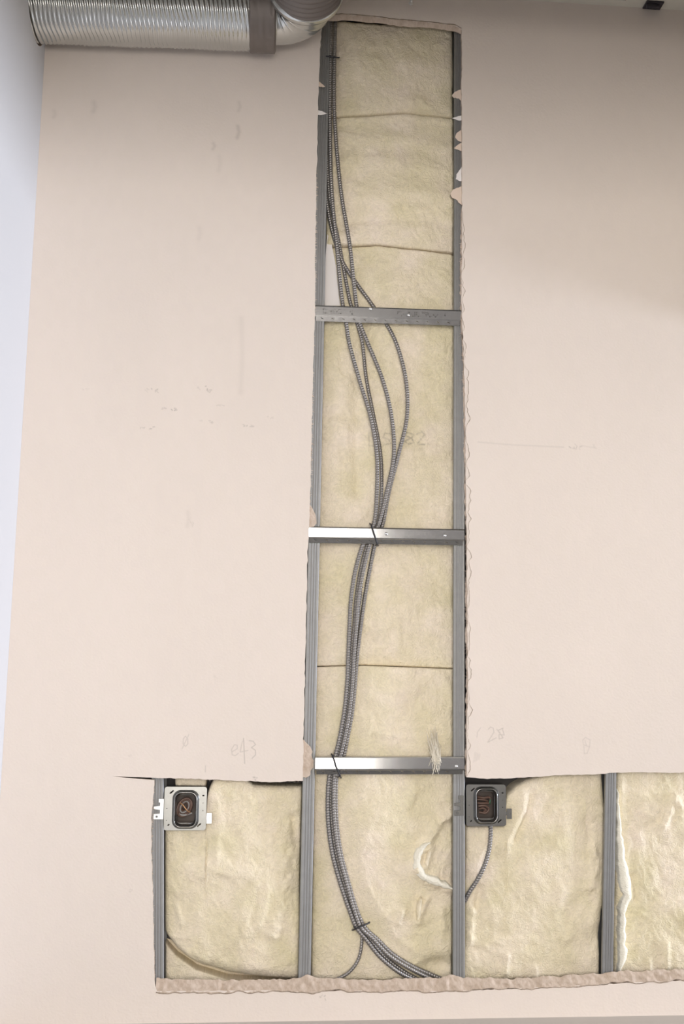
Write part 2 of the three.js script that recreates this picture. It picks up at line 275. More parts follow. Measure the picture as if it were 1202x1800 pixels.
// torn lower lip of the cut: broken gypsum sloping back from the face
{
  const top = [[276, 1722], [330, 1724], [400, 1726], [480, 1725], [528, 1722], [540, 1716], [556, 1722], [620, 1724], [700, 1724], [775, 1720], [800, 1714], [815, 1720], [900, 1722], [1000, 1717], [1100, 1710], [1202, 1706], [1480, 1698]];
  const bot = holePx.slice(58, 71).slice().sort((a, b) => a[0] - b[0]).filter((p) => p[1] > 1705);
  const n = 420, rows = 7, pos = [], idx = [];
  for (let i = 0; i <= n; i++) {
    const x = lerp(274, 1476, i / n), yt = poly(top, x) + 4 * fbm(x / 12, 3, 71, 4), yb = poly(bot, x) + 1.0 + 5 * fbm(x / 22, 9, 73, 4);
    for (let j = 0; j <= rows; j++) {
      const t = j / rows, p = at(x, lerp(yt, yb, t), 0), e = t * (1 - t) * 4;
      pos.push(p.x, p.y, lerp(-0.0105, 0.0012, Math.pow(t, 0.8)) + e * 0.006 * fbm(x / 8, t * 3, 77, 3));
    }
    const pb = at(x, yb + 1, 0), pt = at(x, yt, 0); pos.push(pb.x, pb.y - 0.001, -0.0115, pt.x, pt.y, -0.0115);
  }
  const R = rows + 3;
  for (let i = 0; i < n; i++) for (let j = 0; j < R; j++) { const a = i * R + j, b = i * R + (j + 1) % R, c = a + R, d = b + R; idx.push(a, b, d, a, d, c); }
  const g = new THREE.BufferGeometry(); g.setAttribute('position', new THREE.Float32BufferAttribute(pos, 3)); g.setIndex(idx); g.computeVertexNormals();
  const uv = []; for (let i = 0; i < pos.length; i += 3) uv.push(pos[i], pos[i + 1]); g.setAttribute('uv', new THREE.Float32BufferAttribute(uv, 2));
  mesh('broken_edge', g, M.gypsum, wallBack);
}
{ // pale broken underside along the head of the opening
  const top = [[572, 26], [600, 23.5], [640, 26.5], [700, 33.5], [760, 38.5], [800, 43.5], [812, 50]], n = 90, rows = 5, pos = [], idx = [], R = rows + 3;
  for (let i = 0; i <= n; i++) {
    const x = lerp(574, 811, i / n), yt = poly(top, x) + 0.8 * fbm(x / 14, 3, 171, 3), yb = yt + 8.5 + 1.5 * fbm(x / 18, 9, 173, 3);
    for (let j = 0; j <= rows; j++) { const t = j / rows, p = at(x, lerp(yt, yb, t), 0); pos.push(p.x, p.y, lerp(0.0008, -0.0085, Math.pow(t, 1.3)) + 0.0012 * fbm(x / 7, t * 3, 177, 2)); }
    const a = at(x, yb - 0.5, 0), b = at(x, yt, 0); pos.push(a.x, a.y, -0.0118, b.x, b.y, -0.0118);
  }
  for (let i = 0; i < n; i++) for (let j = 0; j < R; j++) { const a = i * R + j, b = i * R + (j + 1) % R, c = a + R, d = b + R; idx.push(a, b, d, a, d, c); }
  const g = new THREE.BufferGeometry(); g.setAttribute('position', new THREE.Float32BufferAttribute(pos, 3)); g.setIndex(idx); g.computeVertexNormals();
  const uv = []; for (let i = 0; i < pos.length; i += 3) uv.push(pos[i], pos[i + 1]); g.setAttribute('uv', new THREE.Float32BufferAttribute(uv, 2));
  mesh('broken_edge', g, M.gypsum, wallBack);
}
{ // ragged tan edge along the right side of the tall opening
  const edge = [[372, 812], [420, 812], [500, 811], [545, 811], [600, 814], [700, 817], [800, 818], [930, 820], [1000, 821], [1100, 821], [1200, 822], [1300, 820], [1364, 820]], n = 400, rows = 4, pos = [], idx = [], R = rows + 3;
  for (let i = 0; i <= n; i++) {
    const y = lerp(372, 1364, i / n), f = smooth(372, 420, y) * (1 - smooth(1350, 1364, y)), xe = poly(edge, y), xb = xe - 1.2 + 2.2 * f * fbm(y / 9, 3, 271, 4), xf = xe + 1.4 + f * (2.6 + 8 * fbm(y / 16, 9, 273, 4));
    for (let j = 0; j <= rows; j++) { const t = j / rows, p = at(lerp(xb, xf, t), y, 0); pos.push(p.x, p.y, lerp(-0.0095, 0.0007, Math.pow(t, 0.75)) + t * (1 - t) * 0.006 * fbm(y / 6, t * 3, 277, 2)); }
    const a = at(xf + 0.3, y, 0), b = at(xb, y, 0); pos.push(a.x, a.y, -0.0118, b.x, b.y, -0.0118);
  }
  for (let i = 0; i < n; i++) for (let j = 0; j < R; j++) { const a = i * R + j, b = i * R + (j + 1) % R, c = a + R, d = b + R; idx.push(a, d, b, a, c, d); }
  const g = new THREE.BufferGeometry(); g.setAttribute('position', new THREE.Float32BufferAttribute(pos, 3)); g.setIndex(idx); g.computeVertexNormals();
  const uv = []; for (let i = 0; i < pos.length; i += 3) uv.push(pos[i], pos[i + 1]); g.setAttribute('uv', new THREE.Float32BufferAttribute(uv, 2));
  mesh('broken_edge', g, M.gypsum, wallBack);
}
// torn paper tongues along the cut
function flap(pts, z, curl, mat, seed) {
  const r = rng(seed), q = [];
  pts.forEach((a, i) => { const b = pts[(i + 1) % pts.length]; for (let k = 0; k < 3; k++) q.push([lerp(a[0], b[0], k / 3) + (k ? (r() - 0.5) * 1.4 : 0), lerp(a[1], b[1], k / 3) + (k ? (r() - 0.5) * 1.4 : 0)]); });
  const sh = new THREE.Shape(q.map(([x, y]) => { const p = at(x, y, z); return new THREE.Vector2(p.x, p.y); }));
  const g = new THREE.ExtrudeGeometry(sh, { depth: 0.0012, bevelEnabled: true, bevelThickness: 0.0006, bevelSize: 0.0006, bevelSegments: 1 });
  const c = at(pts[0][0], pts[0][1], z), p = g.attributes.position;
  for (let i = 0; i < p.count; i++) p.setZ(i, p.getZ(i) + z + curl * (p.getX(i) - c.x));
  g.computeVertexNormals(); return mesh('torn_paper', g, mat, wallBack);
}
flap([[816, 155], [808, 157], [800, 159], [796, 164], [799, 169], [807, 171], [811, 176], [816, 176]], -0.006, 0.35, M.paper, 1);
flap([[816, 203], [806, 203], [796, 205], [804, 209], [816, 212]], -0.006, 0.3, M.whitePaper, 2);
flap([[816, 226], [809, 229], [803, 233], [801, 240], [806, 246], [816, 250]], -0.007, 0.3, M.paper, 3);
flap([[816, 250], [806, 253], [799, 258], [808, 263], [816, 266]], -0.006, 0.3, M.paper, 4);
flap([[816, 286], [810, 296], [803, 305], [802, 313], [808, 317], [816, 320]], -0.007, 0.3, M.whitePaper, 5);
flap([[816, 326], [806, 329], [797, 331], [793, 337], [796, 345], [803, 349], [808, 356], [816, 362]], -0.005, 0.3, M.paper, 6);
flap([[531, 1298], [536, 1304], [545, 1313], [549, 1321], [547, 1328], [551, 1337], [551, 1349], [546, 1354], [545, 1362], [537, 1367], [531, 1366]], -0.004, -0.12, M.gypsum, 7);
flap([[543, 884], [549, 894], [555, 908], [556, 920], [550, 927], [543, 928]], -0.005, -0.15, M.gypsum, 8);
flap([[557, 193], [566, 195], [575, 198], [565, 201], [557, 201]], -0.006, -0.2, M.whitePaper, 9);
flap([[557, 140], [563, 145], [571, 151], [562, 152], [557, 150]], -0.006, -0.2, M.paper, 10);
{ // fine paper fuzz on the cut edges: hairs nobody could count
  const r = rng(77), pos = [];
  const hair = (x, y, dx, dy) => { const a = at(x, y, 0), b = at(x + dx, y + dy, 0), w = 0.0007; pos.push(a.x - w * 0.3, a.y - w, -0.003, a.x + w * 0.3, a.y + w, -0.001, b.x, b.y, -0.001 - 0.006 * r(), a.x + w * 0.3, a.y + w, -0.001, a.x - w * 0.3, a.y - w, -0.003, b.x, b.y, -0.004); };
  for (let i = 0; i < 260; i++) { const y = 380 + 980 * r(); hair(poly([[380, 812], [545, 811], [700, 817], [930, 820], [1000, 821], [1360, 821]], y) + 1, y, -2 - 6 * r() * r(), (r() - 0.3) * 9); }
  for (let i = 0; i < 180; i++) { const y = 300 + 600 * r(); hair(poly([[300, 556], [600, 552], [900, 545]], y) - 1, y, 2 + 5 * r() * r(), (r() - 0.5) * 6); }
  for (let i = 0; i < 220; i++) { const x = 300 + 230 * r(); hair(x, poly([[300, 1368], [400, 1372], [530, 1373]], x) - 1, (r() - 0.5) * 6, 2 + 5 * r() * r()); }
  for (let i = 0; i < 120; i++) { const y = 1380 + 340 * r(); hair(poly([[1380, 271], [1500, 266], [1720, 271]], y) - 1, y, 2 + 4 * r() * r(), (r() - 0.5) * 6); }
  const g = new THREE.BufferGeometry(); g.setAttribute('position', new THREE.Float32BufferAttribute(pos, 3)); g.computeVertexNormals();
  mesh('paper_fuzz', g, M.paper, wallBack).userData.kind = 'stuff';
}

// ---------- steel studs ----------
// C stud: ribbed front flange, web on one side, return lip; cross-section in (x, z)
function studGeo(len, w, depth, webRight) {
  const t = 0.0011, s = new THREE.Shape(), P = [[0, 0.0012], [0.0014, 0]];
  for (const c of [0.28, 0.5, 0.72]) P.push([w * c - 0.0022, 0], [w * c - 0.001, -0.0012], [w * c + 0.001, -0.0012], [w * c + 0.0022, 0]);
  P.push([w - 0.0014, 0], [w, -0.0014]);
  const f = P.map(([x, z]) => [x, z === 0.0012 ? -0.0014 : z]);
  const out = [...f, [w, -0.010], [w - t, -0.010], [w - t, -0.0022], ...f.slice(2, -2).reverse().map(([x, z]) => [x, z - t]), [t, -0.0022], [t, -depth + t], [w, -depth + t], [w, -depth], [0, -depth]];
  out.forEach(([x, z], i) => s[i ? 'lineTo' : 'moveTo'](webRight ? w - x : x, z));
  const g = new THREE.ExtrudeGeometry(s, { depth: len, bevelEnabled: false }); g.rotateX(-Math.PI / 2); // shape y -> -z ... fixed below
  const p = g.attributes.position; for (let i = 0; i < p.count; i++) p.setZ(i, -p.getZ(i)); g.index = null;
  for (let i = 0; i < p.count; i += 3) { const a = [p.getX(i), p.getY(i), p.getZ(i)]; p.setXYZ(i, p.getX(i + 1), p.getY(i + 1), p.getZ(i + 1)); p.setXYZ(i + 1, ...a); }
  g.computeVertexNormals(); return boxUV(g);
}
const STZ = -0.0137;
function stud(label, topPx, botPx, side, web, w = 0.0318) {     // px points on the named edge of the front flange
  const a = at(topPx[0], topPx[1], STZ), b = at(botPx[0], botPx[1], STZ), y0 = 0.034, y1 = RY1 - 0.034, k = (a.x - b.x) / (a.y - b.y);
  const t = thing('steel_stud', label, 'stud', v3(b.x + k * (y0 - b.y) - (side === 'right' ? w : 0), y0, STZ), 'steel studs in the opened wall');
  t.rotation.z = -Math.atan(k);
  mesh('channel', studGeo(y1 - y0, w, 0.0885, web), M.zincKnurl, t);
  return t;
}
stud('leftmost grey steel stud, half hidden by the plasterboard, with a bright box bracket on it', [287.5, 1390], [287.5, 1700], 'right', false);
stud('grey steel stud along the left side of the tall opening', [572, 450], [546, 1700], 'right', false);
stud('grey steel stud along the right side of the tall opening', [798, 500], [796, 1720], 'left', true);
stud('short length of grey steel stud between the two right-hand insulation bays', [1064, 1380], [1058, 1715], 'left', true, 0.030);

// ---------- horizontal bracing tracks ----------
function track(label, l0, l1, hPx, lipPx, tilt, screws, stamp) {
  const a = at(l0[0], l0[1], -0.004), b = at(l1[0], l1[1], -0.004), len = a.distanceTo(b), h = hPx * 0.00157, lip = lipPx * 0.00157;
  const t = thing('bracing_track', label, 'metal track', a.clone(), 'horizontal bracing tracks'); t.rotation.z = Math.atan2(b.y - a.y, b.x - a.x);
  // web with eased edges and a short top return; local x along, y down from the top edge
  const prof = [[-0.0095, -0.0004], [-0.0022, 0], [-0.0006, -0.0012], [0.0004, -0.004], [0.0004, -h + 0.004], [-0.0004, -h + 0.001], [-0.0016, -h], [-0.0016, -h + 0.0012], [-0.0008, -h + 0.004], [-0.0008, -0.0044], [-0.0016, -0.0018], [-0.0095, -0.0016]];
  const sp = new THREE.Shape(prof.map(([z, y]) => new THREE.Vector2(-z, y)));
  const g = new THREE.ExtrudeGeometry(sp, { depth: len, bevelEnabled: false }); g.rotateY(Math.PI / 2);           // x -> -z, z -> x
  g.rotateX(tilt);
  mesh('web', boxUV(toCreasedNormals(g, 0.2)), M.zincBar, t);
  // slotted lower lip leaning back under the web
  const ls = new THREE.Shape([new THREE.Vector2(0.004, 0), new THREE.Vector2(len - 0.004, 0), new THREE.Vector2(len - 0.004, -lip), new THREE.Vector2(0.004, -lip)]);
  for (let x = 0.022; x < len - 0.02; x += 0.0305) { const o = new THREE.Path(); const c = -lip * 0.42; o.moveTo(x - 0.004, c + 0.001); o.lineTo(x + 0.003, c - 0.0022); o.lineTo(x + 0.0046, c - 0.0012); o.lineTo(x - 0.0024, c + 0.002); o.closePath(); ls.holes.push(o); }
  const lg = new THREE.ExtrudeGeometry(ls, { depth: 0.001, bevelEnabled: false }); lg.rotateX(0.38); lg.translate(0, -h + 0.0012, -0.0030);
  mesh('slotted_lip', boxUV(lg), M.zinc, t);
  for (const [sx, sy] of screws) {
    const p = at(sx, sy, 0); const q = t.worldToLocal(p.clone()); const c = Math.cos(t.rotation.z), sn = Math.sin(t.rotation.z);
    const dx = p.x - a.x, dy = p.y - a.y, lx = dx * c + dy * sn, ly = -dx * sn + dy * c;
    const hd = new THREE.LatheGeometry([[0, 0.0034], [0.0016, 0.0033], [0.0034, 0.0024], [0.0044, 0.001], [0.0046, 0], [0, 0]].map(([r, y]) => new THREE.Vector2(r, y)), 16); hd.rotateX(Math.PI / 2); hd.translate(lx, ly, 0.0004);
    mesh('screw', hd, M.bright, t);
  }
  if (stamp) { const gs = [], r = rng(5 + Math.round(l0[1])); for (const [x0, x1] of stamp) for (let x = x0; x < x1; x += 0.0055) for (let k = 0; k < 3; k++) if (r() < 0.55) gs.push(box(r() < 0.5 ? 0.0034 : 0.001, r() < 0.5 ? 0.001 : 0.0032, 0.0006, x, -h * (0.35 + 0.16 * k), 0.0005)); mesh('stamped_pattern', join(gs), M.zinc, t).userData.kind = 'stuff'; }
  return t;
}
track('topmost horizontal steel bracing track, dull grey, crossing the four spread cables', [553, 536], [811, 545], 21, 9, 0.10, [[651, 542], [718, 553]], [[0.02, 0.11], [0.24, 0.38]]);
track('middle horizontal steel bracing track, shiny at its left end, with a black tie round it', [541, 925], [816, 930], 21, 9, 0.0, [[679, 938], [782, 941]], [[0.24, 0.38]]);
track('lowest horizontal steel bracing track, shiny near the left, with a wisp of insulation over it', [554, 1330], [816, 1330], 23, 8, -0.045, [[802, 1347]], null);

// ---------- insulation ----------
function batt(name, label, o) {
  const { L, R, T: Tp, B, z0, bulge = 0.01, roll = 0.02, feats = [], seed, mat = M.wool, cell = 0.003, amp = 1, back = -0.1035 } = o;
  const ym = (Tp[0][1] + B[0][1]) / 2, w = at(poly(R, ym), ym, z0).x - at(poly(L, ym), ym, z0).x, h = at(600, Tp[0][1], z0).y - at(600, B[B.length - 1][1], z0).y;
  const nu = Math.round(w / cell), nv = Math.round(h / cell), pos = [], uv = [], idx = [], N = nu + 3;
  const pt = (u, v) => { const xg = lerp(poly(L, ym), poly(R, ym), u), y = lerp(poly(Tp, xg), poly(B, xg), v), x = lerp(poly(L, y), poly(R, y), u), y2 = lerp(poly(Tp, x), poly(B, x), v); return [lerp(poly(L, y2), poly(R, y2), u), y2]; };
  for (let j = -1; j <= nv + 1; j++) for (let i = -1; i <= nu + 1; i++) {
    const u = Math.min(1, Math.max(0, i / nu)), v = Math.min(1, Math.max(0, j / nv)), [px, py] = pt(u, v), p = at(px, py, z0), edge = i < 0 || j < 0 || i > nu || j > nv;
    const x = p.x, y = p.y, du = Math.min(u, 1 - u) * w, dT = v * h, dB = (1 - v) * h;
    const rB = o.rollB || roll, rT = o.rollT || roll, k = (d, r) => d < r ? r - Math.sqrt(Math.max(0, r * r - (r - d) * (r - d))) : 0;
    let z = z0 + bulge * Math.sin(Math.PI * u) * Math.pow(Math.sin(Math.PI * Math.min(1, 0.12 + 0.88 * v)), 0.5);
    const wx = 0.03 * fbm(x * 9, y * 9, seed + 40, 3), wy = 0.03 * fbm(x * 9, y * 9, seed + 60, 3);
    z += amp * (0.0125 * fbm(x * 6 + wx * 16, y * 8 + wy * 16, seed, 3) + 0.0007 * (1 - 2 * Math.abs(noise(x * 16 + wx * 50, y * 22 + wy * 50, seed + 7))) + 0.0011 * noise((x + y * 0.5) * 90 + wx * 150, (y - x * 0.5) * 36 + wy * 150, seed + 9) + 0.0010 * fbm(x * 190, y * 190, seed + 19, 2));
    for (const f of feats) {
      if (f.line) { const d = segDist(px, py, f.line); z += f.h * Math.exp(-(d / f.w) * (d / f.w)) * (f.rag ? 1 + 0.5 * noise(px / 9, py / 9, seed + 3) : 1); }
      else if (f.lap) { const s = poly(f.lap, px) + 2.5 * fbm(px / 40, 2, seed + 11, 3) - py; z += f.h * smooth(-f.w, f.w, s) * Math.exp(-Math.max(0, s) / f.fade) ; }
      else if (f.blob) { const d = Math.hypot((px - f.blob[0]) / f.blob[2], (py - f.blob[1]) / f.blob[3]); z += f.h * Math.exp(-d * d); }
    }
    z -= k(du, roll) + k(dT, rT) + k(dB, rB);
    z = Math.max(z, back + 0.012); if (o.most) z = Math.min(z, typeof o.most === 'function' ? o.most(px, py) : o.most);
    if (edge) z = back;
    pos.push(x, y, z); uv.push(x, y);
  }
  for (let j = 0; j < nv + 2; j++) for (let i = 0; i < nu + 2; i++) { const a = j * N + i, b = a + 1, c = a + N, d = c + 1; idx.push(a, c, b, b, c, d); }
  const c0 = 0, c1 = N - 1, c2 = (nv + 2) * N, c3 = c2 + N - 1; idx.push(c0, c1, c2, c1, c3, c2);
  const g = new THREE.BufferGeometry(); g.setAttribute('position', new THREE.Float32BufferAttribute(pos, 3)); g.setAttribute('uv', new THREE.Float32BufferAttribute(uv, 2)); g.setIndex(idx); g.computeVertexNormals();
  const t = thing(name, label, 'insulation', null, 'glass wool insulation batts');
  mesh('wool', g, mat, t); return t;
}
const ZC = -0.052;                                               // front of the wool in the tall opening
const Lc = [[20, 592 - 20], [450, 573], [600, 565], [800, 560], [950, 557], [1200, 551], [1360, 549], [1500, 548], [1730, 547]], Rc = [[20, 797], [500, 799], [800, 802], [1200, 801], [1400, 799], [1730, 797]];
const bundle = [[604, 1170], [600, 1300], [585, 1363], [582, 1400], [585, 1450], [592, 1500], [604, 1550], [618, 1600], [634, 1635], [665, 1668], [710, 1703], [770, 1728]], loose = [[634, 1635], [635, 1660], [628, 1690], [612, 1710], [570, 1730]];
const clearOf = (px, py) => lerp(-0.0425, -0.017, Math.min(smooth(18, 75, segDist(px, py, bundle)), smooth(8, 45, segDist(px, py, loose))));
batt('insulation_batt', 'topmost pale yellow insulation batt, in the shade at the head of the tall opening', { L: Lc, R: Rc, T: [[540, 36], [600, 36], [800, 46]], B: [[570, 205], [640, 204], [720, 199], [800, 206]], z0: ZC, seed: 1000, rollB: 0.008, bulge: 0.012, roll: 0.014, feats: [{ line: [[600, 120], [700, 112], [790, 124]], h: 0.004, w: 20 }] });
batt('insulation_batt', 'pale yellow insulation batt with a crinkled top edge, second down the tall opening', { L: Lc, R: Rc, T: [[570, 207], [640, 206], [720, 201], [800, 208]], B: [[570, 432], [660, 430], [720, 436], [800, 443]], z0: ZC + 0.003, seed: 1100, rollT: 0.006, rollB: 0.006, bulge: 0.012, roll: 0.012, feats: [{ line: [[600, 240], [690, 246], [790, 262]], h: 0.004, w: 12 }, { line: [[600, 290], [660, 284], [760, 300]], h: 0.004, w: 14 }, { line: [[620, 350], [700, 340], [790, 352]], h: 0.005, w: 14 }, { line: [[620, 392], [700, 386], [790, 398]], h: -0.005, w: 9 }, { line: [[600, 214], [700, 206], [795, 214]], h: 0.005, w: 7 }] });
const printed = batt('insulation_batt', 'long cream insulation batt with grey printed characters behind the spread cables', { L: Lc, R: Rc, T: [[570, 434], [660, 432], [720, 438], [800, 446]], B: [[560, 1171], [640, 1169.3], [800, 1175.2]], z0: ZC - 0.002, seed: 1200, rollT: 0.009, rollB: 0.003, bulge: 0.012, roll: 0.012, mat: M.woolPrint, feats: [{ line: [[640, 560], [626, 700], [628, 870]], h: -0.009, w: 10 }, { line: [[592, 560], [592, 900]], h: 0.004, w: 16 }, { line: [[690, 900], [740, 895], [795, 915]], h: -0.006, w: 8 }, { line: [[640, 905], [625, 915]], h: 0.006, w: 8 }, { line: [[665, 1110], [700, 1085], [700, 1140]], h: 0.004, w: 9 }, { blob: [760, 650, 50, 60], h: 0.006 }] });
batt('insulation_batt', 'cream insulation batt at the foot of the tall opening, with white torn folds', { L: Lc, R: Rc, T: [[560, 1172], [640, 1170], [800, 1176]], B: [[540, 1729], [830, 1729]], z0: ZC + 0.006, seed: 1300, rollT: 0.004, bulge: 0.013, roll: 0.014, most: clearOf, feats: [
  { line: [[792, 1432], [770, 1450], [750, 1482], [733, 1500], [732, 1525], [745, 1545], [770, 1555], [796, 1562]], h: 0.012, w: 8, rag: true }, { line: [[757, 1490], [748, 1520]], h: 0.008, w: 6 }, { line: [[738, 1590], [736, 1620]], h: 0.01, w: 6 }, { line: [[750, 1580], [742, 1600]], h: 0.008, w: 5 }, { line: [[672, 1650], [682, 1640]], h: 0.009, w: 7 }, { line: [[776, 1600], [780, 1630]], h: 0.007, w: 6 },
  { line: [[705, 1600], [700, 1620]], h: 0.007, w: 6 }, { line: [[615, 1490], [625, 1530]], h: 0.008, w: 6 }, { line: [[620, 1300], [650, 1285], [700, 1292]], h: 0.006, w: 8 }, { line: [[760, 1180], [790, 1200], [795, 1240]], h: 0.005, w: 8 }, { blob: [650, 1440, 50, 60], h: 0.006 }, { blob: [770, 1700, 30, 22], h: -0.03 }, { blob: [690, 1600, 40, 60], h: 0.006 }] });
const ZB = -0.045;
batt('insulation_batt', 'bulging cream insulation batt with a rounded lower left corner, under the bright electrical box', { L: [[1370, 289], [1730, 289]], R: [[1370, 532], [1500, 528], [1730, 526]], T: [[285, 1450], [361, 1449], [364, 1394], [370, 1380], [378, 1366], [428, 1364], [446, 1379], [490, 1381], [530, 1382]], B: [[285, 1636], [296, 1652], [310, 1670], [330, 1687], [355, 1700], [400, 1713], [450, 1720], [530, 1726]], z0: ZB + 0.006, seed: 1400, bulge: 0.016, roll: 0.014, rollB: 0.03, most: -0.0165, amp: 1.3, feats: [
  { line: [[372, 1400], [385, 1440], [380, 1500]], h: 0.006, w: 10 }, { line: [[505, 1500], [500, 1580], [480, 1640]], h: 0.007, w: 14, rag: true }, { line: [[470, 1560], [455, 1620]], h: 0.005, w: 8 }, { line: [[440, 1570], [430, 1640]], h: 0.004, w: 7 }, { line: [[516, 1440], [522, 1490]], h: -0.01, w: 7 }, { line: [[310, 1590], [320, 1620]], h: 0.005, w: 7 }] });
batt('insulation_scrap', 'flat insulation scrap under the rounded edge of the leftmost bulging batt', { L: [[1640, 290], [1730, 290]], R: [[1640, 524], [1730, 524]], T: [[285, 1652], [310, 1680], [345, 1704], [400, 1721], [530, 1731]], B: [[285, 1737], [530, 1739]], z0: -0.058, seed: 1500, bulge: 0.006, roll: 0.008, feats: [] });
batt('insulation_batt', 'cream insulation batt in the bay below the darker electrical box, with a wavy right edge', { L: [[1370, 820], [1730, 815]], R: [[1370, 1060], [1400, 1063], [1450, 1067], [1540, 1071], [1570, 1066], [1600, 1058], [1640, 1054], [1730, 1055]], T: [[810, 1452], [885, 1450], [890, 1398], [905, 1382], [925, 1370], [960, 1358], [1040, 1352], [1070, 1352]], B: [[810, 1729], [1080, 1722]], z0: ZB + 0.002, seed: 1600, bulge: 0.014, roll: 0.014, most: -0.016, feats: [
  { line: [[918, 1400], [916, 1425], [900, 1455], [885, 1490]], h: 0.007, w: 9 }, { line: [[930, 1400], [926, 1430], [905, 1475]], h: -0.007, w: 6 }, { line: [[1040, 1480], [1046, 1530], [1034, 1560]], h: 0.008, w: 8, rag: true }, { line: [[1030, 1440], [1036, 1480]], h: -0.006, w: 7 }, { line: [[1050, 1560], [1040, 1620]], h: 0.007, w: 9 }, { line: [[850, 1470], [835, 1530]], h: 0.006, w: 8 }, { line: [[845, 1560], [838, 1590]], h: -0.008, w: 6 }, { line: [[890, 1680], [888, 1710]], h: 0.007, w: 5 }, { line: [[830, 1600], [824, 1660]], h: 0.008, w: 6, rag: true }, { line: [[940, 1700], [942, 1722]], h: 0.007, w: 4 }, { line: [[985, 1560], [975, 1610], [995, 1650]], h: 0.004, w: 10 }] });
batt('insulation_scrap', 'small insulation tuft stuffed above the bright electrical box', { L: [[1360, 306], [1390, 308]], R: [[1360, 366], [1390, 360]], T: [[300, 1358], [370, 1358]], B: [[300, 1382], [370, 1383]], z0: -0.036, seed: 1800, bulge: 0.004, roll: 0.006, feats: [] });
const farBatt = batt('insulation_batt', 'pale insulation batt in the rightmost bay, with a white torn strip along its left', { L: [[1370, 1084], [1730, 1080]], R: [[1370, 1330], [1730, 1330]], T: [[1070, 1349], [1340, 1349]], B: [[1070, 1724], [1202, 1716], [1340, 1712]], z0: ZB + 0.004, seed: 1700, bulge: 0.012, roll: 0.012, most: -0.017, feats: [
  { line: [[1090, 1380], [1092, 1440]], h: 0.005, w: 6 }, { line: [[1162, 1450], [1185, 1400], [1196, 1430]], h: 0.008, w: 7, rag: true }, { line: [[1112, 1540], [1118, 1580]], h: -0.008, w: 6 }, { line: [[1170, 1660], [1172, 1700]], h: 0.006, w: 5 }, { line: [[1140, 1690], [1144, 1716]], h: 0.006, w: 4 }] });
// torn white strips of wool standing proud: [y or x along, ...] given as centre line px, py, half width
function tornStrip(c, zf, parent, label, seed, mat = M.woolWhite) {
  const L = [0]; for (let i = 1; i < c.length; i++) L.push(L[i - 1] + Math.hypot(c[i][0] - c[i - 1][0], c[i][1] - c[i - 1][1]));
  const tot = L[L.length - 1], n = Math.round(tot / 2), m = 10, pos = [], idx = [], uv = [], rows = c.map((q, i) => [L[i], ...q]);
  const P = (k) => (t) => (poly(rows, t - 4, 0, k) + poly(rows, t, 0, k) * 2 + poly(rows, t + 4, 0, k)) / 4;
  const fx = P(1), fy = P(2), fw = P(3);
  for (let i = 0; i <= n; i++) {
    const t = tot * i / n, x = fx(t), y = fy(t), dx = fx(t + 1.5) - fx(t - 1.5), dy = fy(t + 1.5) - fy(t - 1.5), l = Math.hypot(dx, dy) || 1, hw = fw(t) * (1 + 0.22 * noise(t / 9, 4, seed)) * Math.sqrt(Math.min(1, 0.15 + 6 * Math.min(i, n - i) / n));
    for (let j = 0; j <= m; j++) {
      const q = j / m * 2 - 1, o = q * hw + 1.2 * noise(t / 12, 1, seed + 1), p = at(x - dy / l * o, y + dx / l * o, zf), e = j === 0 || j === m;
      pos.push(p.x, p.y, zf - 0.010 * q * q + 0.0012 * fbm(t / 10, q * 2, seed + 2, 2) - (e ? 0.02 : 0)); uv.push(p.x, p.y);
    }
  }
  for (let i = 0; i < n; i++) for (let j = 0; j < m; j++) { const a = i * (m + 1) + j, b = a + 1, d = a + m + 1; idx.push(a, b, d, b, d + 1, d); }
  const g = new THREE.BufferGeometry(); g.setAttribute('position', new THREE.Float32BufferAttribute(pos, 3)); g.setAttribute('uv', new THREE.Float32BufferAttribute(uv, 2)); g.setIndex(idx); g.computeVertexNormals();
  const o = mesh('torn_strip', g, mat, parent); if (label) o.userData.label = label; return o;
}
const lowerBatt = scene.children.filter((o) => o.name.startsWith('insulation_batt'))[3];
tornStrip([[1086, 1386, 3], [1088, 1430, 4], [1090, 1470, 6], [1094, 1510, 9], [1099, 1545, 11], [1104, 1572, 10], [1101, 1588, 7], [1096, 1605, 6], [1095, 1640, 6], [1096, 1668, 8], [1098, 1684, 8], [1092, 1700, 6], [1090, 1718, 4]], -0.0225, farBatt, 'white torn strip of wool along the stud', 91);
tornStrip([[1158, 1452, 3], [1166, 1430, 5], [1178, 1408, 6], [1190, 1402, 5], [1200, 1420, 6], [1206, 1440, 4]], -0.024, farBatt, null, 95, M.wool);
tornStrip([[757, 1480, 3], [746, 1488, 7], [735, 1504, 7], [734, 1524, 9], [744, 1541, 9], [762, 1550, 8], [780, 1556, 7], [797, 1564, 4]], -0.0185, lowerBatt, 'white torn fold of wool', 97);
tornStrip([[742, 1578, 2], [738, 1596, 5], [736, 1612, 4], [733, 1620, 2]], -0.0215, lowerBatt, null, 101, M.wool);
tornStrip([[757, 1494, 2], [752, 1508, 5], [750, 1524, 4]], -0.020, lowerBatt, null, 103, M.wool);
{ // white paper facing showing beside the left stud above the top track
  const sh = new THREE.Shape([[575, 412], [581, 424], [590, 470], [597, 537], [567, 537], [571, 470]].map(([x, y]) => { const p = at(x, y, -0.046); return new THREE.Vector2(p.x, p.y); }));
  const g = new THREE.ExtrudeGeometry(sh, { depth: 0.0015, bevelEnabled: true, bevelThickness: 0.0006, bevelSize: 0.0008, bevelSegments: 1 }); g.translate(0, 0, -0.046);
  mesh('white_facing', g, M.whitePaper, printed).userData.label = 'white paper facing';
}
